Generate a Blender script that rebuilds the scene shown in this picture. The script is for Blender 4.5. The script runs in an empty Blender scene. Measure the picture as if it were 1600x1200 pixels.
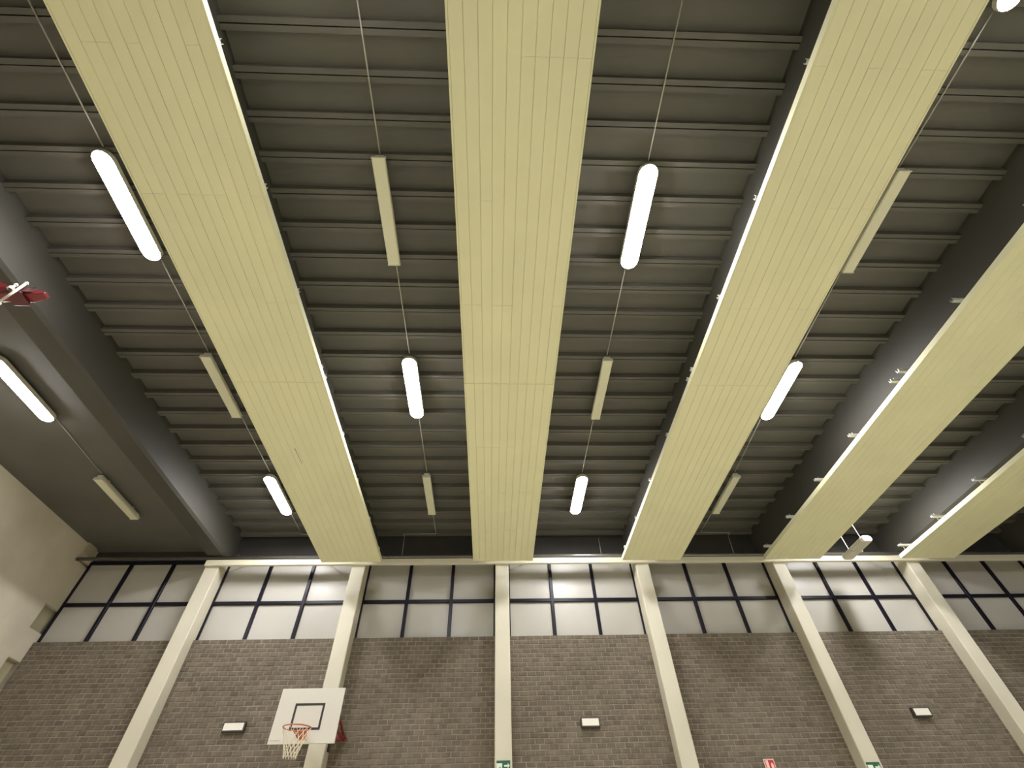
import bpy, bmesh, math, random
from mathutils import Matrix, Vector
random.seed(7)
SC = bpy.context.scene
COL = SC.collection
H = 1.2                      # camera height above the floor

# ------------------------------------------------------------------ camera
cam_d = bpy.data.cameras.new('camera')
cam_d.sensor_fit = 'HORIZONTAL'; cam_d.sensor_width = 36.0
cam_d.lens = 728.7 / 1600 * 36.0
cam_d.clip_start = 0.05; cam_d.clip_end = 200
cam = bpy.data.objects.new('camera', cam_d); COL.objects.link(cam)
PI_, YA, RO = 0.8381, 0.0564, -0.0347
cp, sp, cy, sy = math.cos(PI_), math.sin(PI_), math.cos(YA), math.sin(YA)
fw = Vector((sy*cp, cy*cp, sp)); rt0 = Vector((cy, -sy, 0)); up0 = rt0.cross(fw)
rt = rt0*math.cos(RO) + up0*math.sin(RO); up = -rt0*math.sin(RO) + up0*math.cos(RO)
cam.matrix_world = Matrix.Translation((0, 0, H)) @ Matrix((rt, up, -fw)).transposed().to_4x4()
SC.camera = cam

# ------------------------------------------------------------------ world, exposure
w = bpy.data.worlds.new('night'); SC.world = w; w.use_nodes = True
w.node_tree.nodes['Background'].inputs[0].default_value = (0.01, 0.011, 0.014, 1)
w.node_tree.nodes['Background'].inputs[1].default_value = 0.2
SC.view_settings.view_transform = 'Standard'
SC.view_settings.look = 'None'
SC.view_settings.gamma = 1.0
SC.view_settings.use_curve_mapping = False
SC.view_settings.exposure = 1.0
LAMP = 84.0                  # radiance of a lit diffuser

# ------------------------------------------------------------------ materials
def lin(c):
    return tuple(((v/255)/12.92 if v/255 <= .04045 else ((v/255+.055)/1.055)**2.4) for v in c) + (1.0,)

def mat(name, rgb, rough=.6, var=.06, scale=3.0, bump=0.0, bscale=40.0, metal=0.0, spec=.5,
        island=0.0, grain=None):
    m = bpy.data.materials.new(name); m.use_nodes = True
    nt = m.node_tree; N = nt.nodes; L = nt.links
    b = N['Principled BSDF']
    b.inputs['Roughness'].default_value = rough
    b.inputs['Metallic'].default_value = metal
    b.inputs['Specular IOR Level'].default_value = spec
    base = lin(rgb)
    tc = N.new('ShaderNodeTexCoord')
    nz = N.new('ShaderNodeTexNoise'); nz.inputs['Scale'].default_value = scale
    nz.inputs['Detail'].default_value = 5
    mp = N.new('ShaderNodeMapping')
    if grain: mp.inputs['Scale'].default_value = grain
    geo = N.new('ShaderNodeNewGeometry')
    L.new(geo.outputs['Position'], mp.inputs[0]); L.new(mp.outputs[0], nz.inputs['Vector'])
    mr = N.new('ShaderNodeMapRange')
    mr.inputs['From Min'].default_value = .3; mr.inputs['From Max'].default_value = .7
    mr.inputs['To Min'].default_value = 1-var; mr.inputs['To Max'].default_value = 1+var
    L.new(nz.outputs['Fac'], mr.inputs['Value'])
    val = mr.outputs['Result']
    if island:
        oi = N.new('ShaderNodeObjectInfo')
        ad = N.new('ShaderNodeMath'); ad.operation = 'ADD'
        L.new(oi.outputs['Random'], ad.inputs[0]); L.new(geo.outputs['Random Per Island'], ad.inputs[1])
        fr = N.new('ShaderNodeMath'); fr.operation = 'FRACT'; L.new(ad.outputs[0], fr.inputs[0])
        m2 = N.new('ShaderNodeMapRange')
        m2.inputs['To Min'].default_value = 1-island; m2.inputs['To Max'].default_value = 1+island
        L.new(fr.outputs[0], m2.inputs['Value'])
        mu = N.new('ShaderNodeMath'); mu.operation = 'MULTIPLY'
        L.new(val, mu.inputs[0]); L.new(m2.outputs['Result'], mu.inputs[1]); val = mu.outputs[0]
    vm = N.new('ShaderNodeVectorMath'); vm.operation = 'SCALE'
    vm.inputs[0].default_value = base[:3]; L.new(val, vm.inputs['Scale'])
    L.new(vm.outputs[0], b.inputs['Base Color'])
    if bump:
        n2 = N.new('ShaderNodeTexNoise'); n2.inputs['Scale'].default_value = bscale; n2.inputs['Detail'].default_value = 4
        L.new(geo.outputs['Position'], n2.inputs['Vector'])
        bp = N.new('ShaderNodeBump'); bp.inputs['Strength'].default_value = bump; bp.inputs['Distance'].default_value = .01
        L.new(n2.outputs['Fac'], bp.inputs['Height']); L.new(bp.outputs[0], b.inputs['Normal'])
    return m

def emis(name, rgb, s):
    m = bpy.data.materials.new(name); m.use_nodes = True
    nt = m.node_tree; nt.nodes.clear()
    e = nt.nodes.new('ShaderNodeEmission'); e.inputs[0].default_value = (*rgb, 1); e.inputs[1].default_value = s
    o = nt.nodes.new('ShaderNodeOutputMaterial'); nt.links.new(e.outputs[0], o.inputs[0])
    return m

M = dict(
    cream=mat('cream_panel_paint', (219, 216, 178), .7, .03, 1.5, island=.010),
    groove=mat('panel_backing_paint', (205, 202, 166), .8, .03, 2),
    col=mat('cream_column_paint', (205, 199, 178), .55, .03, 2.0, bump=.05),
    trim=mat('cream_trim_paint', (204, 198, 172), .55, .04, 2.0),
    brick=mat('grey_brown_brick', (104, 94, 79), .9, .24, 8, bump=.5, bscale=45, island=.17),
    mortar=mat('pale_mortar', (138, 129, 114), .95, .20, 5, bump=.25, bscale=90),
    deck=mat('dark_roof_paint', (89, 86, 79), .75, .10, 1.2, bump=.08, bscale=12, island=.05),
    beam=mat('dark_beam_paint', (66, 63, 55), .65, .10, .9),
    darkwall=mat('black_wall_paint', (52, 49, 45), .8, .10, 2),
    lwall=mat('pale_concrete', (205, 196, 176), .85, .10, 1.1, bump=.12, bscale=9),
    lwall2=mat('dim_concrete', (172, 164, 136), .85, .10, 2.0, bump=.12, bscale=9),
    pane=mat('opal_pane', (178, 174, 163), .33, .03, 1.0, spec=.28),
    frame=mat('navy_frame', (24, 20, 31), .35, .05, 3, spec=.2),
    floor=mat('sports_floor', (224, 217, 190), .45, .05, .7),
    rear=mat('hall_wall', (120, 114, 100), .9, .05, 1),
    batten=mat('lamp_housing', (196, 192, 172), .5, .03, 3),
    diffuser=mat('unlit_diffuser', (206, 203, 178), .35, .02, 3),
    lit=emis('lit_diffuser', (1.0, .995, 1.03), LAMP),
    wire=mat('pale_conduit', (168, 164, 152), .5, .03, 3),
    steel=mat('galvanised_steel', (196, 194, 184), .4, .05, 6, metal=.3),
    pipe=mat('grey_pipe', (120, 116, 110), .25, .05, 3, metal=.6),
    white=mat('white_board', (212, 207, 194), .5, .02, 2),
    black=mat('black_line', (46, 42, 36), .6, .02, 2),
    orange=mat('orange_ring', (186, 98, 66), .45, .04, 6),
    net=mat('net_cord', (226, 216, 192), .8, .03, 8),
    red=mat('red_steel', (122, 34, 38), .4, .05, 5),
    redd=mat('dark_shaded_red', (78, 20, 24), .45, .05, 5),  # darker copy of red; also paints shade on the hoop arm's near side
    dgrey=mat('dark_housing', (66, 60, 52), .5, .04, 5),
    opal=mat('white_diffuser', (226, 220, 208), .35, .02, 4),
    green=mat('safety_green', (40, 92, 62), .5, .02, 4),
    swhite=mat('sign_white', (226, 236, 216), .5, .02, 4),
    sred=mat('sign_red', (176, 40, 44), .5, .02, 4),
    spink=mat('sign_border', (238, 196, 186), .5, .02, 4),
)

# ------------------------------------------------------------------ mesh helpers
class MB:
    def __init__(s): s.v = []; s.f = []
    def add(s, vs, fs):
        n = len(s.v); s.v += [tuple(v) for v in vs]; s.f += [tuple(i+n for i in f) for f in fs]; return s
    def box(s, x0, x1, y0, y1, z0, z1):
        return s.add([(x0,y0,z0),(x1,y0,z0),(x1,y1,z0),(x0,y1,z0),(x0,y0,z1),(x1,y0,z1),(x1,y1,z1),(x0,y1,z1)],
                     [(3,2,1,0),(4,5,6,7),(0,1,5,4),(1,2,6,5),(2,3,7,6),(3,0,4,7)])
    def tube(s, a, b, r, n=8):
        a = Vector(a); b = Vector(b); d = (b-a).normalized()
        u = d.orthogonal().normalized(); q = d.cross(u)
        vs = [a + (u*math.cos(t)+q*math.sin(t))*r for t in [2*math.pi*i/n for i in range(n)]]
        vs += [v + (b-a) for v in vs]
        fs = [(i, (i+1) % n, n+(i+1) % n, n+i) for i in range(n)] + [tuple(range(n))[::-1], tuple(range(n, 2*n))]
        return s.add(vs, fs)
    def bar(s, a, b, wx, wz, upv=(0, 0, 1)):
        a = Vector(a); b = Vector(b); d = (b-a).normalized(); u = Vector(upv).cross(d).normalized(); q = d.cross(u)
        vs = []
        for p in (a, b):
            for i, j in ((-1,-1),(1,-1),(1,1),(-1,1)): vs.append(p + u*i*wx/2 + q*j*wz/2)
        return s.add(vs, [(3,2,1,0),(4,5,6,7),(0,1,5,4),(1,2,6,5),(2,3,7,6),(3,0,4,7)])
    def prism(s, prof, axis, a0, a1):      # closed profile extruded along an axis
        n = len(prof); vs = []
        for a in (a0, a1):
            for (p, q) in prof:
                vs.append({'x': (a, p, q), 'y': (p, a, q), 'z': (p, q, a)}[axis])
        fs = [(i, (i+1) % n, n+(i+1) % n, n+i) for i in range(n)] + [tuple(range(n))[::-1], tuple(range(n, 2*n))]
        return s.add(vs, fs)
    def loft(s, rings):
        n = len(rings[0]); vs = [v for r in rings for v in r]; fs = []
        for k in range(len(rings)-1):
            fs += [(k*n+i, k*n+(i+1) % n, (k+1)*n+(i+1) % n, (k+1)*n+i) for i in range(n)]
        fs += [tuple(range(n))[::-1], tuple(range((len(rings)-1)*n, len(rings)*n))]
        return s.add(vs, fs)
    def mesh(s, name, off=(0, 0, 0), smooth=False, bevel=0):
        me = bpy.data.meshes.new(name)
        me.from_pydata([(v[0]-off[0], v[1]-off[1], v[2]-off[2]) for v in s.v], [], s.f); me.update()
        bm = bmesh.new(); bm.from_mesh(me); bmesh.ops.recalc_face_normals(bm, faces=bm.faces)
        if bevel: bmesh.ops.bevel(bm, geom=list(bm.edges), offset=bevel, segments=1, affect='EDGES')
        if smooth:
            for f in bm.faces: f.smooth = True
        bm.to_mesh(me); bm.free()
        return me

def link(name, me, m, parent=None, loc=(0, 0, 0)):
    o = bpy.data.objects.new(name, me); COL.objects.link(o)
    if me is not None and m is not None and not me.materials: me.materials.append(M[m])
    o.location = loc
    if parent is not None: o.parent = parent
    return o

def base_of(o):
    p = Vector(o.location)
    while o.parent: o = o.parent; p += Vector(o.location)
    return p

def part(name, mb, m, parent, smooth=False, bevel=0):
    """verts in world coordinates; origin at the parent's origin"""
    return link(name, mb.mesh(name, base_of(parent), smooth, bevel), m, parent)

def thing(name, label, cat, loc, group=None):
    o = link(name, None, None, None, loc); o.empty_display_size = .1
    o['label'] = label; o['category'] = cat
    if group: o['group'] = group
    return o

def struct(name, mb, m, loc=None, bevel=0):
    if loc is None: loc = mb.v[0]
    o = link(name, mb.mesh(name, loc, bevel=bevel), m, None, loc); o['kind'] = 'structure'; return o

def sempty(name, loc):
    o = link(name, None, None, None, loc); o.empty_display_size = .1; o['kind'] = 'structure'; return o

# ------------------------------------------------------------------ key dimensions (metres)
S = 3.4
D = 11.0                                       # face of the brick
CF = D - .284                                  # front of the columns
COLX = [-6.588 + S*i for i in range(9)]        # column lines
HW = .16
XL, XR, YB = -9.74, 20.8, -9.5                # left wall, right wall, rear wall
ZS = 3.936 + H                                 # top of brick / window sill
ZB = 5.2 + H                                   # underside of cream panels
ZR = 6.35 + H                                  # underside of roof ribs
ZD = ZR + .105                                 # underside of roof slab plates
ZBEAM = 5.66 + H
ZLC = 6.02 + H                                 # flat ceiling of the left bay
WY = D + .12                                   # window plane
ZW = 5.74 + H                                  # top of windows

# ------------------------------------------------------------------ floor and outer walls
struct('floor', MB().box(XL-.3, XR+.3, YB-.3, D+.5, -.2, 0), 'floor', (0, 0, 0))
struct('wall_right', MB().box(XR, XR+.3, YB, D+.4, 0, 8.6), 'rear', (XR, 0, 0))
struct('wall_rear', MB().box(XL-.3, XR+.3, YB-.3, YB, 0, 8.6), 'rear', (0, YB, 0))

# left wall: a backing with a facing that leaves pockets along the corner
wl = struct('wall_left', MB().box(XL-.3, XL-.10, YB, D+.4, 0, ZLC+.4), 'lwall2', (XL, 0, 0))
mb = MB(); YN = 10.67; YE = D + .2
mb.box(XL-.10, XL, YB, YN, 0, ZLC+.3)
pockets = [(1.3, 1.75), (2.2, 2.7), (3.05, 3.55), (4.11, 4.61), (5.60, 5.67)]
z = -H
for a, b in pockets:
    mb.box(XL-.10, XL, YN, YE, z+H, a+H); z = b
mb.box(XL-.10, XL, YN, YE, z+H, ZLC+.3)
part('wall_facing', mb, 'lwall', wl)
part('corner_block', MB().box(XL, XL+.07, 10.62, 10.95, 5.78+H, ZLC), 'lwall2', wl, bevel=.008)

# ------------------------------------------------------------------ brick walls, bay by bay
BW, BH, JT = .1812, .0878, .017
def bay_range(k):      # k = 0 is the bay beside the left wall
    x0 = XL if k == 0 else COLX[k-1] + HW
    x1 = COLX[k] - HW
    return x0, x1
bmesh_cache = {}
def brick_mesh(wd):
    key = round(wd, 4)
    if key not in bmesh_cache:
        b = MB(); h = (BH-JT)/2; x = wd/2; c = .004
        b.add([(-x,0.006,-h),(x,0.006,-h),(x,0.006,h),(-x,0.006,h),(-x+c,0,-h+c),(x-c,0,-h+c),(x-c,0,h-c),(-x+c,0,h-c),
               (-x,.05,-h),(x,.05,-h),(x,.05,h),(-x,.05,h)],
              [(4,5,6,7),(0,1,5,4),(1,2,6,5),(2,3,7,6),(3,0,4,7),(8,9,1,0),(9,10,2,1),(10,11,3,2),(11,8,0,3)])
        bmesh_cache[key] = b.mesh('brick')
    return bmesh_cache[key]
NB = 8
for k in range(NB):
    x0, x1 = bay_range(k); n = round((x1-x0)/BW); w_ = (x1-x0)/n
    wall = struct('wall_back', MB().box(x0-.1, x1+.1, D+.009, D+.35, 0, ZS-.004), 'mortar', ((x0+x1)/2, D, 0))
    bx = base_of(wall); rest = MB(); singles = 0
    rows = int(ZS/BH)
    seen = k < 7
    order = []
    for r in range(rows):
        zc = ZS - BH*(r+.5)
        xs = []
        if r % 2 == 0: xs = [(x0+w_*(i+.5), w_-JT) for i in range(n)]
        else: xs = [(x0+w_*.25, w_/2-JT)] + [(x0+w_*(i+1), w_-JT) for i in range(n-1)] + [(x1-w_*.25, w_/2-JT)]
        for (xc, wd) in xs: order.append((r, xc, zc, wd))
    # the 300 bricks lowest in the photograph's view show largest
    zlow = 1.66 + H - .02*(k-3.5)
    vis = [o for o in order if o[2] > zlow-.05]
    pick = set(id(o) for o in sorted(vis, key=lambda o: (o[2], o[1]))[:300]) if seen else set()
    for o in order:
        r, xc, zc, wd = o
        jy = random.uniform(-.003, .004); xc += random.uniform(-.003, .003); zc += random.uniform(-.0025, .0025)
        if id(o) in pick:
            link('brick', brick_mesh(wd), 'brick', wall, (xc-bx.x, D+jy-bx.y, zc-bx.z))
        else:
            me = brick_mesh(wd)
            rest.add([(v.co.x+xc, v.co.y+D+jy, v.co.z+zc) for v in me.vertices], [tuple(p.vertices) for p in me.polygons])
    o = part('brickwork', rest, 'brick', wall); o['kind'] = 'stuff'

# dark wall above the windows
struct('wall_back', MB().box(XL-.1, XR, D+.1, D+.35, ZW, ZD+.2), 'darkwall', (0, D, ZW))

# ------------------------------------------------------------------ windows
for k in range(NB):
    x0, x1 = bay_range(k)
    wn = sempty('window_%d' % (k+1), ((x0+x1)/2, WY, ZS))
    FW = .075; zm = 4.74 + H
    z0 = ZS - .06
    xs = [x0, x0+(x1-x0)/3, x0+2*(x1-x0)/3, x1]
    fr = MB()
    fr.box(x0, x1, WY-.05, WY+.05, z0-.03, z0+.03).box(x0, x1, WY-.05, WY+.05, ZW-.05, ZW+.02)
    fr.box(x0, x0+.035, WY-.05, WY+.05, z0, ZW).box(x1-.035, x1, WY-.05, WY+.05, z0, ZW)
    part('frame', fr, 'frame', wn)
    for xm in xs[1:3]:
        part('mullion', MB().box(xm-FW/2, xm+FW/2, WY-.055, WY+.05, z0+.03, ZW-.05), 'frame', wn, bevel=.006)
    part('transom', MB().box(x0+.035, x1-.035, WY-.05, WY+.05, zm-FW/2, zm+FW/2), 'frame', wn, bevel=.006)
    for i in range(3):
        for (a, b) in ((z0+.03, zm-FW/2), (zm+FW/2, ZW-.05)):
            ty = random.uniform(-.004, .004)
            part('pane', MB().box(xs[i]+.03, xs[i+1]-.03, WY+ty, WY+ty+.012, a-.01, b+.01), 'pane', wn)

# ------------------------------------------------------------------ columns
COLNAME = ['cream column leftmost in the photo, under the bare dark beam', 'cream column behind the basketball backboard',
           'cream column straight ahead under the centre panel, carrying a green exit sign',
           'cream column just right of the centre one, without any sign', 'slanting cream column right of the red sign, carrying a green exit sign',
           'cream column furthest right in the photo', None, None]
for i, x in enumerate(COLX[:8]):
    mb = MB().box(x-HW, x+HW, CF, D+.12, 0, ZBEAM)
    lab = COLNAME[i] or 'cream column beyond the right edge of the photo'
    c = link('column', mb.mesh('column', (x, CF, 0), bevel=.012), 'col', None, (x, CF, 0))
    c['label'] = lab; c['category'] = 'column'; c['group'] = 'cream columns along the brick wall'

# cream ledge that runs across the column heads
struct('trim_1', MB().box(COLX[0]-HW, XR, CF-.075, CF-.003, 5.43+H, 5.565+H), 'trim', (0, CF, 5.43+H), bevel=.008)

# ------------------------------------------------------------------ roof
ceil = struct('ceiling', MB().box(COLX[0]-.1, XR+.3, YB-.3, D+.4, ZD+.06, ZD+.3), 'deck', (0, 0, ZD+.06))
flat = struct('ceiling', MB().box(XL-.3, COLX[0]-.1, YB-.3, D+.4, ZLC, ZLC+.5), 'deck', (XL, 0, ZLC))
part('rear_deck', MB().box(COLX[0], XR, YB, -1.1, ZD, ZD+.07), 'deck', ceil)
ribY = [.55]
for i in range(23): ribY.append(ribY[-1] + .444 + .0026*i)
ny = .55
while ny > -1.2: ny -= .444; ribY.insert(0, ny)
slab_cache = {}
BHW = .22                                       # half width of beams
for k in range(7):
    xa, xb = COLX[k]+BHW-.03, COLX[k+1]-BHW+.03
    for a, b in zip(ribY[:-1], ribY[1:]):
        L_ = round(b-a, 4); key = L_
        if key not in slab_cache:
            g = .006; rw = .062; d = ZD-ZR; h = L_/2-g; t = .055
            prof = [(-h, 0), (-h+rw*.93, 0), (-h+rw, d), (h-rw, d), (h-rw*.93, 0), (h, 0), (h, d+t), (-h, d+t)]
            slab_cache[key] = MB().prism(prof, 'x', -(xb-xa)/2, (xb-xa)/2).mesh('roof_slab')
        link('roof_slab', slab_cache[key], 'deck', ceil,
             ((xa+xb)/2, (a+b)/2, ZR-(ZD+.06)+random.uniform(-.004, .004)))

BEAMLAB = ['bare dark roof beam at left with the red hoop frame', 'dark roof beam hidden above the left cream panel', 'dark roof beam hidden above the centre cream panel',
           'dark roof beam partly hidden above the cream panel right of centre', 'dark roof beam beside the fourth cream panel from the left', 'dark roof beam furthest right, beside the last cream panel']
for i, x in enumerate(COLX[:7]):
    c = .045
    prof = [(x-BHW, ZD+.05), (x-BHW, ZBEAM+c), (x-BHW+c, ZBEAM), (x+BHW-c, ZBEAM), (x+BHW, ZBEAM+c), (x+BHW, ZD+.05)]
    b = link('roof_beam', MB().prism(prof, 'y', YB, D+.1).mesh('roof_beam', (x, D, ZBEAM)), 'beam', None, (x, D, ZBEAM))
    b['label'] = BEAMLAB[i] if i < 6 else 'dark roof beam beyond the right edge of the photo'
    b['category'] = 'beam'; b['group'] = 'dark roof beams'

# pipe along the head of the back wall
PY, PZ = 10.655, 5.615+H
pipe = thing('service_pipe', 'dark grey pipe running along the wall above the windows', 'pipe', (XL, PY, PZ))
part('pipe_run', MB().tube((XL-.05, PY, PZ), (XR-.1, PY, PZ), .042, 16), 'pipe', pipe, smooth=True)
for x in COLX[:7]:
    for dx in (.55, 2.6):
        part('clip', MB().box(x+dx-.02, x+dx+.02, PY-.048, PY+.048, PZ+.02, PZ+.05).box(x+dx-.012, x+dx+.012, PY+.04, D+.11, PZ+.025, PZ+.04), 'darkwall', pipe)

# ------------------------------------------------------------------ cream suspended panels
BAF = [(-3.844, -2.510), (-.4535, .902), (2.965, 4.320), (6.300, 7.630), (9.579, 10.889)]
SEC = {'far': (4.672, 10.085, [4.81, 6.12, 7.44, 8.77, 10.02]), 'near': (-.95, 4.668, [-.68, .62, 1.95, 3.30, 4.60])}
ORD = ['leftmost', 'second from left, centre', 'third from left', 'fourth from left', 'rightmost']
plank_cache = {}
def plank_mesh(wd, ln):
    key = (round(wd, 4), round(ln, 3))
    if key not in plank_cache:
        a = wd/2; c = .003; t = .018
        prof = [(-a+c, 0), (a-c, 0), (a, c), (a, t), (-a, t), (-a, c)]
        plank_cache[key] = MB().prism(prof, 'y', -ln/2, ln/2).mesh('plank')
    return plank_cache[key]
for bi, (xa, xb) in enumerate(BAF):
    xc = (xa+xb)/2
    for sec, (y0, y1, chs) in SEC.items():
        if bi == 4 and sec == 'near': continue
        where = 'end by the windows' if sec == 'far' else 'end overhead nearest the camera'
        t = thing('ceiling_panel', 'cream planked ceiling panel, %s, %s' % (ORD[bi], where), 'ceiling panel',
                  (xc, (y0+y1)/2, ZB), 'suspended cream ceiling panels')
        bx = base_of(t); ew = .022
        npl = 10; pw = (xb-xa-2*ew)/npl
        for j in range(npl):
            px = xa+ew+pw*(j+.5)
            cuts = [y0]
            cand = [c for c in chs[1:-1]]
            random.shuffle(cand)
            pickn = 1 if random.random() < .7 else 2
            if sec == 'near' and bi == 1 and j >= 5: cand = [chs[1]] + [c for c in cand if c != chs[1]]
            for c in sorted(cand[:pickn]): cuts.append(c)
            cuts.append(y1)
            for a, b in zip(cuts[:-1], cuts[1:]):
                link('plank', plank_mesh(pw-.0022, b-a-.0018), 'cream', t, (px-bx.x, (a+b)/2-bx.y, random.uniform(0, .0008)))
        part('backing', MB().box(xa+ew, xb-ew, y0, y1, ZB+.012, ZB+.05), 'groove', t)
        for s, xe in ((0, xa), (1, xb-ew)):
            part('edge_board', MB().box(xe, xe+ew, y0, y1, ZB-.002, ZB+.085), 'cream', t, bevel=.003)
        part('end_board', MB().box(xa+ew, xb-ew, y1-.02, y1, ZB-.001, ZB+.085), 'cream', t)
        ZC = 5.47+H
        for c in chs:
            # U-shaped cross rail with rods down to the panel and a bracket up to the beam
            prof = [(c-.024, ZC), (c+.024, ZC), (c+.024, ZC+.045), (c+.018, ZC+.045), (c+.018, ZC+.006), (c-.018, ZC+.006), (c-.018, ZC+.045), (c-.024, ZC+.045)]
            ov = .085
            rail = part('cross_rail', MB().prism(prof, 'x', xa+ov, xb-ov), 'steel', t)
            for xr in (xa+ov+.10, xb-ov-.10):
                part('hanger_rod', MB().tube((xr, c, ZB+.05), (xr, c, ZC+.09), .005, 6), 'steel', rail)
            part('beam_bracket', MB().box(COLX[bi+1]-.05, COLX[bi+1]+.05, c-.015, c+.015, ZC+.02, ZBEAM+.01), 'beam', rail)
        if bi == 0 and sec == 'far':
            part('split', MB().add([(-3.357, 6.16, ZB-.001), (-3.349, 6.16, ZB-.001), (-3.337, 6.56, ZB-.001), (-3.341, 6.56, ZB-.001),
                                    (-3.357, 6.16, ZB+.004), (-3.349, 6.16, ZB+.004), (-3.337, 6.56, ZB+.004), (-3.341, 6.56, ZB+.004)],
                                   [(3,2,1,0),(4,5,6,7),(0,1,5,4),(1,2,6,5),(2,3,7,6),(3,0,4,7)]), 'black', t)

# ------------------------------------------------------------------ ceiling lights
ROWY = [9.03, 5.74, 2.55, -.52]
LX = {(5, 0): 5.40, (5, 1): 5.31, (5, 2): 5.285, (5, 3): 5.37}      # this row is hung a little crooked
BAYX = {2: -4.83, 3: -1.46, 4: 1.955, 5: 5.29, 6: 8.71, 7: 12.11}
BAYTXT = {1: 'in the flat bay beside the pale left wall', 2: 'between the bare beam and the left cream panel',
          3: 'between the left and centre cream panels', 4: 'between the centre and third cream panels',
          5: 'between third and fourth cream panels', 6: 'hidden above the fourth cream panel', 7: 'beyond the right edge of the photo'}
ROWTXT = ['nearest the windows', 'halfway along', 'overhead near the camera', 'at the top edge of the photo']
def capsule(cx, y0, y1, w_, z, n=8, fl=1.0):
    r = w_/2; e = r*fl; pts = []
    for i in range(n+1):
        a = math.pi*i/n; pts.append((cx-r*math.cos(a), y1-e+e*math.sin(a), z))
    for i in range(n+1):
        a = math.pi*i/n; pts.append((cx+r*math.cos(a), y0+e-e*math.sin(a), z))
    return pts
def lamp(cx, cyy, zb, lit, label, group):
    ln = 1.46
    t = thing('ceiling_light', label, 'ceiling light', (cx, cyy, zb), group)
    y0, y1 = cyy-ln/2, cyy+ln/2
    if lit:  # extra width and round ends build the lamp's bloom into its shape
        part('housing', MB().loft([capsule(cx, y0, y1, .250, zb+.018), capsule(cx, y0, y1, .254, zb+.024), capsule(cx, y0, y1, .254, zb+.085), capsule(cx, y0+.03, y1-.03, .17, zb+.12)]), 'batten', t)
        part('diffuser', MB().loft([capsule(cx, y0+.03, y1-.03, .15, zb-.004), capsule(cx, y0+.012, y1-.012, .21, zb+.003), capsule(cx, y0+.004, y1-.004, .246, zb+.022)]), 'lit', t)
    else:
        part('housing', MB().box(cx-.055, cx+.055, y0, y1, zb+.06, zb+.12), 'batten', t, bevel=.006)
        part('diffuser', MB().prism([(cx-.075, zb), (cx+.075, zb), (cx+.086, zb+.012), (cx+.086, zb+.06), (cx-.086, zb+.06), (cx-.086, zb+.012)], 'y', y0+.012, y1-.012), 'diffuser', t)
        for a, b in ((y0-.002, y0+.012), (y1-.012, y1+.002)):
            part('end_cap', MB().box(cx-.09, cx+.09, a, b, zb-.003, zb+.066), 'batten', t)
    for yy in (y0+.25, y1-.25):
        part('mount', MB().box(cx-.03, cx+.03, yy-.03, yy+.03, zb+.12, zb+.155), 'batten', t)
    return t
ZL = 6.195 + H
for bay, x in BAYX.items():
    for r, y in enumerate(ROWY):
        lit = (bay + r) % 2 == 0
        hidden = bay > 5 or r > 3 or (r == 3 and bay != 5)
        if hidden and not lit: continue
        if hidden:
            lab = {(3, 3): 'lit tube light just past the top edge, between left and centre panels', (6, 0): 'lit tube light hidden above the fourth cream panel, window end', (6, 2): 'lit tube light hidden above the fourth cream panel, camera end', (7, 1): 'lit tube light past the right edge, halfway along the hall', (7, 3): 'lit tube light past the top right corner of the photo'}[(bay, r)]; grp = 'lit lights out of sight'
        else:
            lab = '%s tube light %s, %s' % ('lit' if lit else 'unlit', BAYTXT[bay], ROWTXT[r]); grp = 'tube lights under the roof'
        lamp(LX.get((bay, r), x), y, ZL, lit, lab, grp)
ZL1 = 5.865 + H
lamp(-7.95, 8.66, ZL1, False, 'unlit tube light in the flat bay beside the pale left wall', 'tube lights under the roof')
lamp(-7.86, 5.53, ZL1, True, 'lit tube light at the left edge, in the flat bay', 'tube lights under the roof')

# conduits that feed each row of lights
def conduit(label, pts, rad=.0085):
    t = thing('lighting_conduit', label, 'conduit', pts[0], 'thin conduits along the rows of lights')
    for a, b in zip(pts[:-1], pts[1:]):
        part('conduit_run', MB().tube(a, b, rad, 8), 'wire', t, smooth=True)
ZC_ = ZR - .014
CT = {2: 'the left panel and bare beam', 3: 'the left and centre panels', 4: 'the centre and third panels', 5: 'the third and fourth panels'}
RT = ['near the windows', 'halfway along', 'nearer the camera']
for bay in (2, 3, 4, 5):
    x = BAYX[bay]
    for r in range(3):                       # from each light to the next one towards the camera
        conduit('thin pale conduit %s, between %s' % (RT[r], CT[bay]), [(LX.get((bay, r+1), x), ROWY[r+1]+.74, ZC_), (LX.get((bay, r), x), ROWY[r]-.74, ZC_)])
    if bay == 4: continue
    d = -.82 if bay == 3 else .78
    x = LX.get((bay, 0), x)
    conduit('thin bent conduit dropping to the wall, between %s' % CT[bay],
            [(x, ROWY[0]+.74, ZC_), (x, 10.84, ZC_), (x+d, 10.86, ZC_), (x+d, 11.0, ZC_), (x+d, 11.07, 5.86+H)])
conduit('thin pale conduit linking the two lights in the flat left bay', [(-7.87, 5.53+.74, ZLC-.013), (-7.94, 8.66-.74, ZLC-.013)])
conduit('short upright conduit on the dark wall right of the centre panel', [(2.75, 11.08, ZR-.02), (2.75, 11.08, 5.86+H)], .008)

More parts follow.
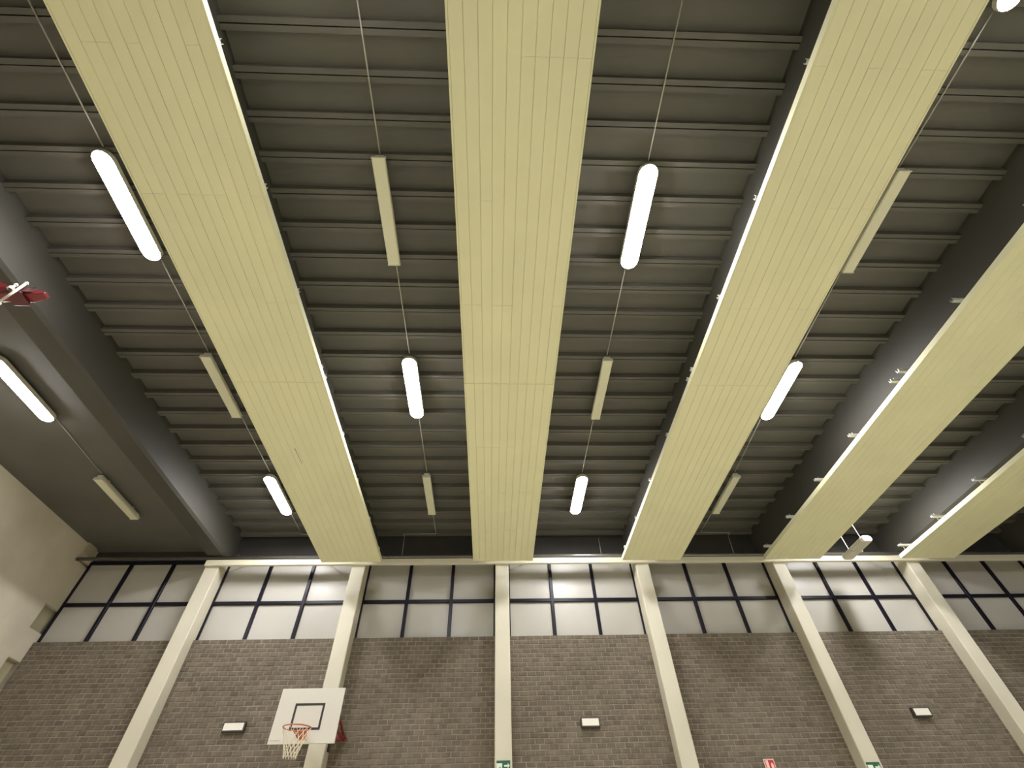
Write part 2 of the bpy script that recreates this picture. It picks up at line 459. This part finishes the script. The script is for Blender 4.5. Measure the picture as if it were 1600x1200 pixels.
# hanging fixture near the right-hand windows
fx, fy0, fy1, fz = 8.50, 9.45, 10.35, 5.30+H
t = thing('pendant_light', 'white pendant light on two rods near the right-hand windows', 'pendant light', (fx, (fy0+fy1)/2, fz))
ringp = lambda y, s: [(fx-.10*s, y, fz), (fx+.10*s, y, fz), (fx+.13*s, y, fz+.03), (fx+.13*s, y, fz+.09), (fx+.07*s, y, fz+.13), (fx-.07*s, y, fz+.13), (fx-.13*s, y, fz+.09), (fx-.13*s, y, fz+.03)]
part('housing', MB().loft([ringp(fy0+.06, 1), ringp(fy1-.06, 1)]), 'batten', t)
for a, b in ((fy0, fy0+.06), (fy1, fy1-.06)):
    part('end_cap', MB().loft([ringp(a, .82), ringp(b, 1.02)]), 'opal', t)
for yy in (9.62, 10.15):
    part('suspension_rod', MB().tube((fx, yy, fz+.12), (fx, yy, ZD+.03), .007, 6), 'steel', t)
part('latch', MB().box(fx-.14, fx+.14, 9.93, 9.97, fz-.006, fz+.02), 'steel', t)

# ------------------------------------------------------------------ basketball goal on the column
gx = COLX[1] - .01; gy = 9.80
t = thing('basketball_goal', 'white wall-mounted basketball backboard with orange ring and net', 'basketball goal', (gx, CF, 1.86+H))
bz0, bz1 = 1.858+H, 2.665+H
part('backboard', MB().box(gx-.555, gx+.555, gy, gy+.03, bz0, bz1), 'white', t, bevel=.004)
# target rectangle
ix, iz0, iz1, lw = .258, 2.046+H, 2.436+H, .036
mb = MB()
mb.box(gx-ix, gx+ix, gy-.003, gy+.001, iz1-lw, iz1).box(gx-ix, gx+ix, gy-.003, gy+.001, iz0, iz0+lw)
mb.box(gx-ix, gx-ix+lw, gy-.003, gy+.001, iz0+lw, iz1-lw).box(gx+ix-lw, gx+ix, gy-.003, gy+.001, iz0+lw, iz1-lw)
part('target_square', mb, 'black', t)
part('maker_line', MB().box(gx-.53, gx-.36, gy-.002, gy+.001, bz0+.045, bz0+.055), 'wire', t)
# ring
rz = 2.005+H; rcx = gx; rr = .222; rcy = gy-.15-rr
mb = MB(); n = 36; m_ = 8
vs = []; fs = []
for i in range(n):
    a = 2*math.pi*i/n
    for j in range(m_):
        b = 2*math.pi*j/m_; q = rr + .009*math.cos(b)
        vs.append((rcx+q*math.cos(a), rcy+q*math.sin(a), rz+.009*math.sin(b)))
for i in range(n):
    for j in range(m_):
        fs.append((i*m_+j, ((i+1) % n)*m_+j, ((i+1) % n)*m_+(j+1) % m_, i*m_+(j+1) % m_))
ring = part('ring', mb.add(vs, fs), 'orange', t, smooth=True)
part('ring_plate', MB().box(gx-.075, gx+.075, gy-.012, gy-.0005, rz-.10, rz+.05), 'orange', ring, bevel=.004)
mb = MB()
for s in (-1, 1):
    mb.bar((gx+s*.06, gy-.01, rz-.005), (gx+s*.085, rcy+rr*.92, rz), .012, .02)
    mb.bar((gx+s*.06, gy-.01, rz-.085), (gx+s*.10, rcy+rr*.80, rz-.008), .010, .014)
mb.add([(gx-.06, gy-.012, rz-.09), (gx+.06, gy-.012, rz-.09), (gx+.075, gy-.16, rz-.012), (gx-.075, gy-.16, rz-.012),
        (gx-.06, gy-.012, rz-.082), (gx+.06, gy-.012, rz-.082), (gx+.075, gy-.16, rz-.004), (gx-.075, gy-.16, rz-.004)],
       [(3,2,1,0),(4,5,6,7),(0,1,5,4),(1,2,6,5),(2,3,7,6),(3,0,4,7)])
part('ring_bracket', mb, 'orange', ring)
# net
mb = MB(); ns = 14; levels = [(.0, rr), (.08, .195), (.16, .165), (.24, .135), (.31, .112), (.37, .10)]
def npt(i, l):
    a = 2*math.pi*(i + (.5 if l % 2 else 0))/ns; dz, r_ = levels[l]
    return (rcx+r_*math.cos(a), rcy+r_*math.sin(a), rz-.01-dz)
for l in range(len(levels)-1):
    for i in range(ns):
        mb.tube(npt(i, l), npt(i, l+1), .0042, 4)
        mb.tube(npt(i, l), npt(i-1 if l % 2 == 0 else i+1, l+1), .0042, 4)
for i in range(ns):
    mb.tube(npt(i, 5), (npt(i, 5)[0], npt(i, 5)[1], npt(i, 5)[2]-.02), .004, 4)
part('net', mb, 'net', ring)
# red wall bracket
for s in (-1, 1):
    xx = gx + s*.40
    mb = MB()
    mb.bar((xx, gy+.03, 2.14+H), (xx, CF+.26, 2.14+H), .04, .04)
    mb.bar((xx, gy+.05, 2.50+H), (xx, CF+.26, 2.16+H), .035, .035)
    mb.bar((xx, gy+.05, 2.14+H), (xx, gy+.05, 2.52+H), .04, .04, (0, 1, 0))
    part('side_arm', mb, 'red', t)
part('cross_bar', MB().bar((gx-.46, D-.03, 2.14+H), (gx+.46, D-.03, 2.14+H), .05, .05), 'red', t)
part('back_frame', MB().box(gx-.42, gx+.42, gy+.03, gy+.06, 2.28+H, 2.32+H).box(gx-.42, gx+.42, gy+.03, gy+.06, 2.10+H, 2.14+H), 'redd', t)

# small black box on the side of that column
bb = thing('cable_box', 'small black box on the column below the backboard', 'box', (COLX[1]+HW+.02, 10.87, 1.9+H))
part('case', MB().box(COLX[1]+HW+.001, COLX[1]+HW+.03, 10.82, 10.92, 1.93+H, 2.05+H), 'black', bb, bevel=.004)
part('lid', MB().box(COLX[1]+HW+.03, COLX[1]+HW+.036, 10.83, 10.91, 1.94+H, 2.04+H), 'dgrey', bb)

# ------------------------------------------------------------------ emergency lights on the brick
for (xa, xb, zt, lab) in ((-5.12, -4.70, 2.44, 'white emergency wall light left of the basketball backboard'),
                          (1.73, 2.11, 2.40, 'white emergency wall light right of the centre column'),
                          (8.47, 8.84, 2.46, 'white emergency wall light furthest right on the brick')):
    za, zb = zt-.165+H, zt+H
    t = thing('emergency_light', lab, 'wall light', ((xa+xb)/2, D, za), 'emergency lights on the brick wall')
    part('housing', MB().box(xa, xb, D-.065, D+.004, za, zb), 'dgrey', t, bevel=.01)
    part('bezel', MB().box(xa+.006, xb-.006, D-.078, D-.065, za+.008, za+.026).box(xa+.006, xb-.006, D-.078, D-.065, zb-.022, zb-.006)
         .box(xa+.006, xa+.026, D-.078, D-.065, za+.026, zb-.022).box(xb-.026, xb-.006, D-.078, D-.065, za+.026, zb-.022), 'dgrey', t)
    part('diffuser', MB().box(xa+.026, xb-.026, D-.076, D-.066, za+.026, zb-.022), 'opal', t)

# ------------------------------------------------------------------ signs
def exit_sign(xc, zt, lab):
    t = thing('exit_sign', lab, 'exit sign', (xc, CF, zt-.25), 'green exit signs')
    w_ = .245; y = CF
    part('board', MB().box(xc-w_/2, xc+w_/2, y-.012, y, zt-.17, zt), 'green', t)
    d = lambda x0, x1, z0, z1: MB().box(xc+x0, xc+x1, y-.0145, y-.0115, zt-z1, zt-z0)
    part('white_door', d(-.122, -.022, .038, .15), 'swhite', t)
    fig = MB()
    yy0, yy1 = y-.0165, y-.0140
    def blk(pts): fig.add([(xc+a, yy0, zt-b) for a, b in pts] + [(xc+a, yy1, zt-b) for a, b in pts],
                          [(3,2,1,0),(4,5,6,7),(0,1,5,4),(1,2,6,5),(2,3,7,6),(3,0,4,7)])
    fig.prism([(xc-.062+.011*math.cos(a), zt-.098+.011*math.sin(a)) for a in [i*math.pi/5 for i in range(10)]], 'y', yy0, yy1)
    blk([(-.078, .112), (-.055, .112), (-.062, .134), (-.082, .134)]); blk([(-.055, .112), (-.036, .122), (-.038, .127), (-.058, .119)])
    blk([(-.080, .134), (-.066, .134), (-.052, .149), (-.062, .149)]); blk([(-.084, .132), (-.076, .134), (-.10, .149), (-.108, .147)])
    part('runner', fig, 'green', t)
    arr = MB(); yy0, yy1 = y-.0145, y-.0115
    arr.box(xc+.012, xc+.085, yy0, yy1, zt-.088, zt-.062)
    arr.prism([(xc+.078, zt-.035), (xc+.078, zt-.115), (xc+.116, zt-.075)], 'y', yy0, yy1)
    part('arrow', arr, 'swhite', t)
exit_sign(.2116, 1.722+H, 'green exit sign on the centre column at the bottom edge')
exit_sign(7.0, 1.575+H, 'green exit sign on the slanting column at bottom right')
xc, zt = 5.21, 1.70+H
t = thing('fire_sign', 'red and white fire equipment sign on the brick at the bottom edge', 'sign', (xc, D, zt-.3))
part('board', MB().box(xc-.10, xc+.10, D-.012, D, zt-.2, zt), 'spink', t)
part('red_field', MB().box(xc-.085, xc+.085, D-.0145, D-.0115, zt-.188, zt-.016), 'sred', t)
mb = MB(); y0, y1 = D-.017, D-.014
mb.box(xc-.072, xc-.02, y0, y1, zt-.175, zt-.022).prism([(xc+.012, zt-.18), (xc+.07, zt-.18), (xc+.065, zt-.09), (xc+.045, zt-.05), (xc+.018, zt-.085)], 'y', y0, y1)
part('pictogram', mb, 'spink', t)

# ------------------------------------------------------------------ red hoop frame folded up under the left beam
t = thing('hoop_frame', 'red steel frame with pale rods under the bare beam at the left edge', 'hoop frame', (-6.5, 2.95, 4.9+H))
za = 4.66+H
part('arm', MB().loft([[(-7.2, 2.885, za), (-7.2, 3.0, za), (-7.2, 3.0, za+.085), (-7.2, 2.885, za+.085)],
                       [(-5.20, 2.885, za), (-5.20, 3.0, za), (-5.20, 3.0, za+.085), (-5.20, 2.885, za+.085)],
                       [(-5.06, 2.90, za+.03), (-5.06, 2.97, za+.03), (-5.06, 2.97, za+.07), (-5.06, 2.90, za+.07)]]), 'red', t, bevel=.004)
part('arm_channel', MB().box(-7.2, -5.16, 2.865, 2.884, za+.012, za+.10), 'redd', t)  # near side of the arm, its shadow painted in as darker red
part('clamp', MB().box(-5.42, -5.24, 2.85, 3.03, za-.03, za-.001), 'redd', t, bevel=.004)
part('upright', MB().bar((-6.45, 2.94, za+.08), (-6.45, 2.94, ZBEAM+.01), .09, .09, (0, 1, 0)), 'red', t)
part('brace', MB().bar((-5.42, 2.92, za+.08), (-6.40, 2.92, za+.62), .06, .05), 'red', t)
for (xr, yr, z0, z1) in ((-5.28, 2.835, -.30, .15), (-5.385, 2.845, .02, .13)):
    r_ = part('rod', MB().tube((xr, yr, za+z0), (xr, yr, za+z1), .014, 8), 'white', t, smooth=True)
    part('nut', MB().tube((xr, yr, za+z0), (xr, yr, za+z0+.04), .030, 6), 'white', r_)
    part('nut', MB().tube((xr, yr, za+z1-.025), (xr, yr, za+z1-.01), .020, 6), 'white', r_)
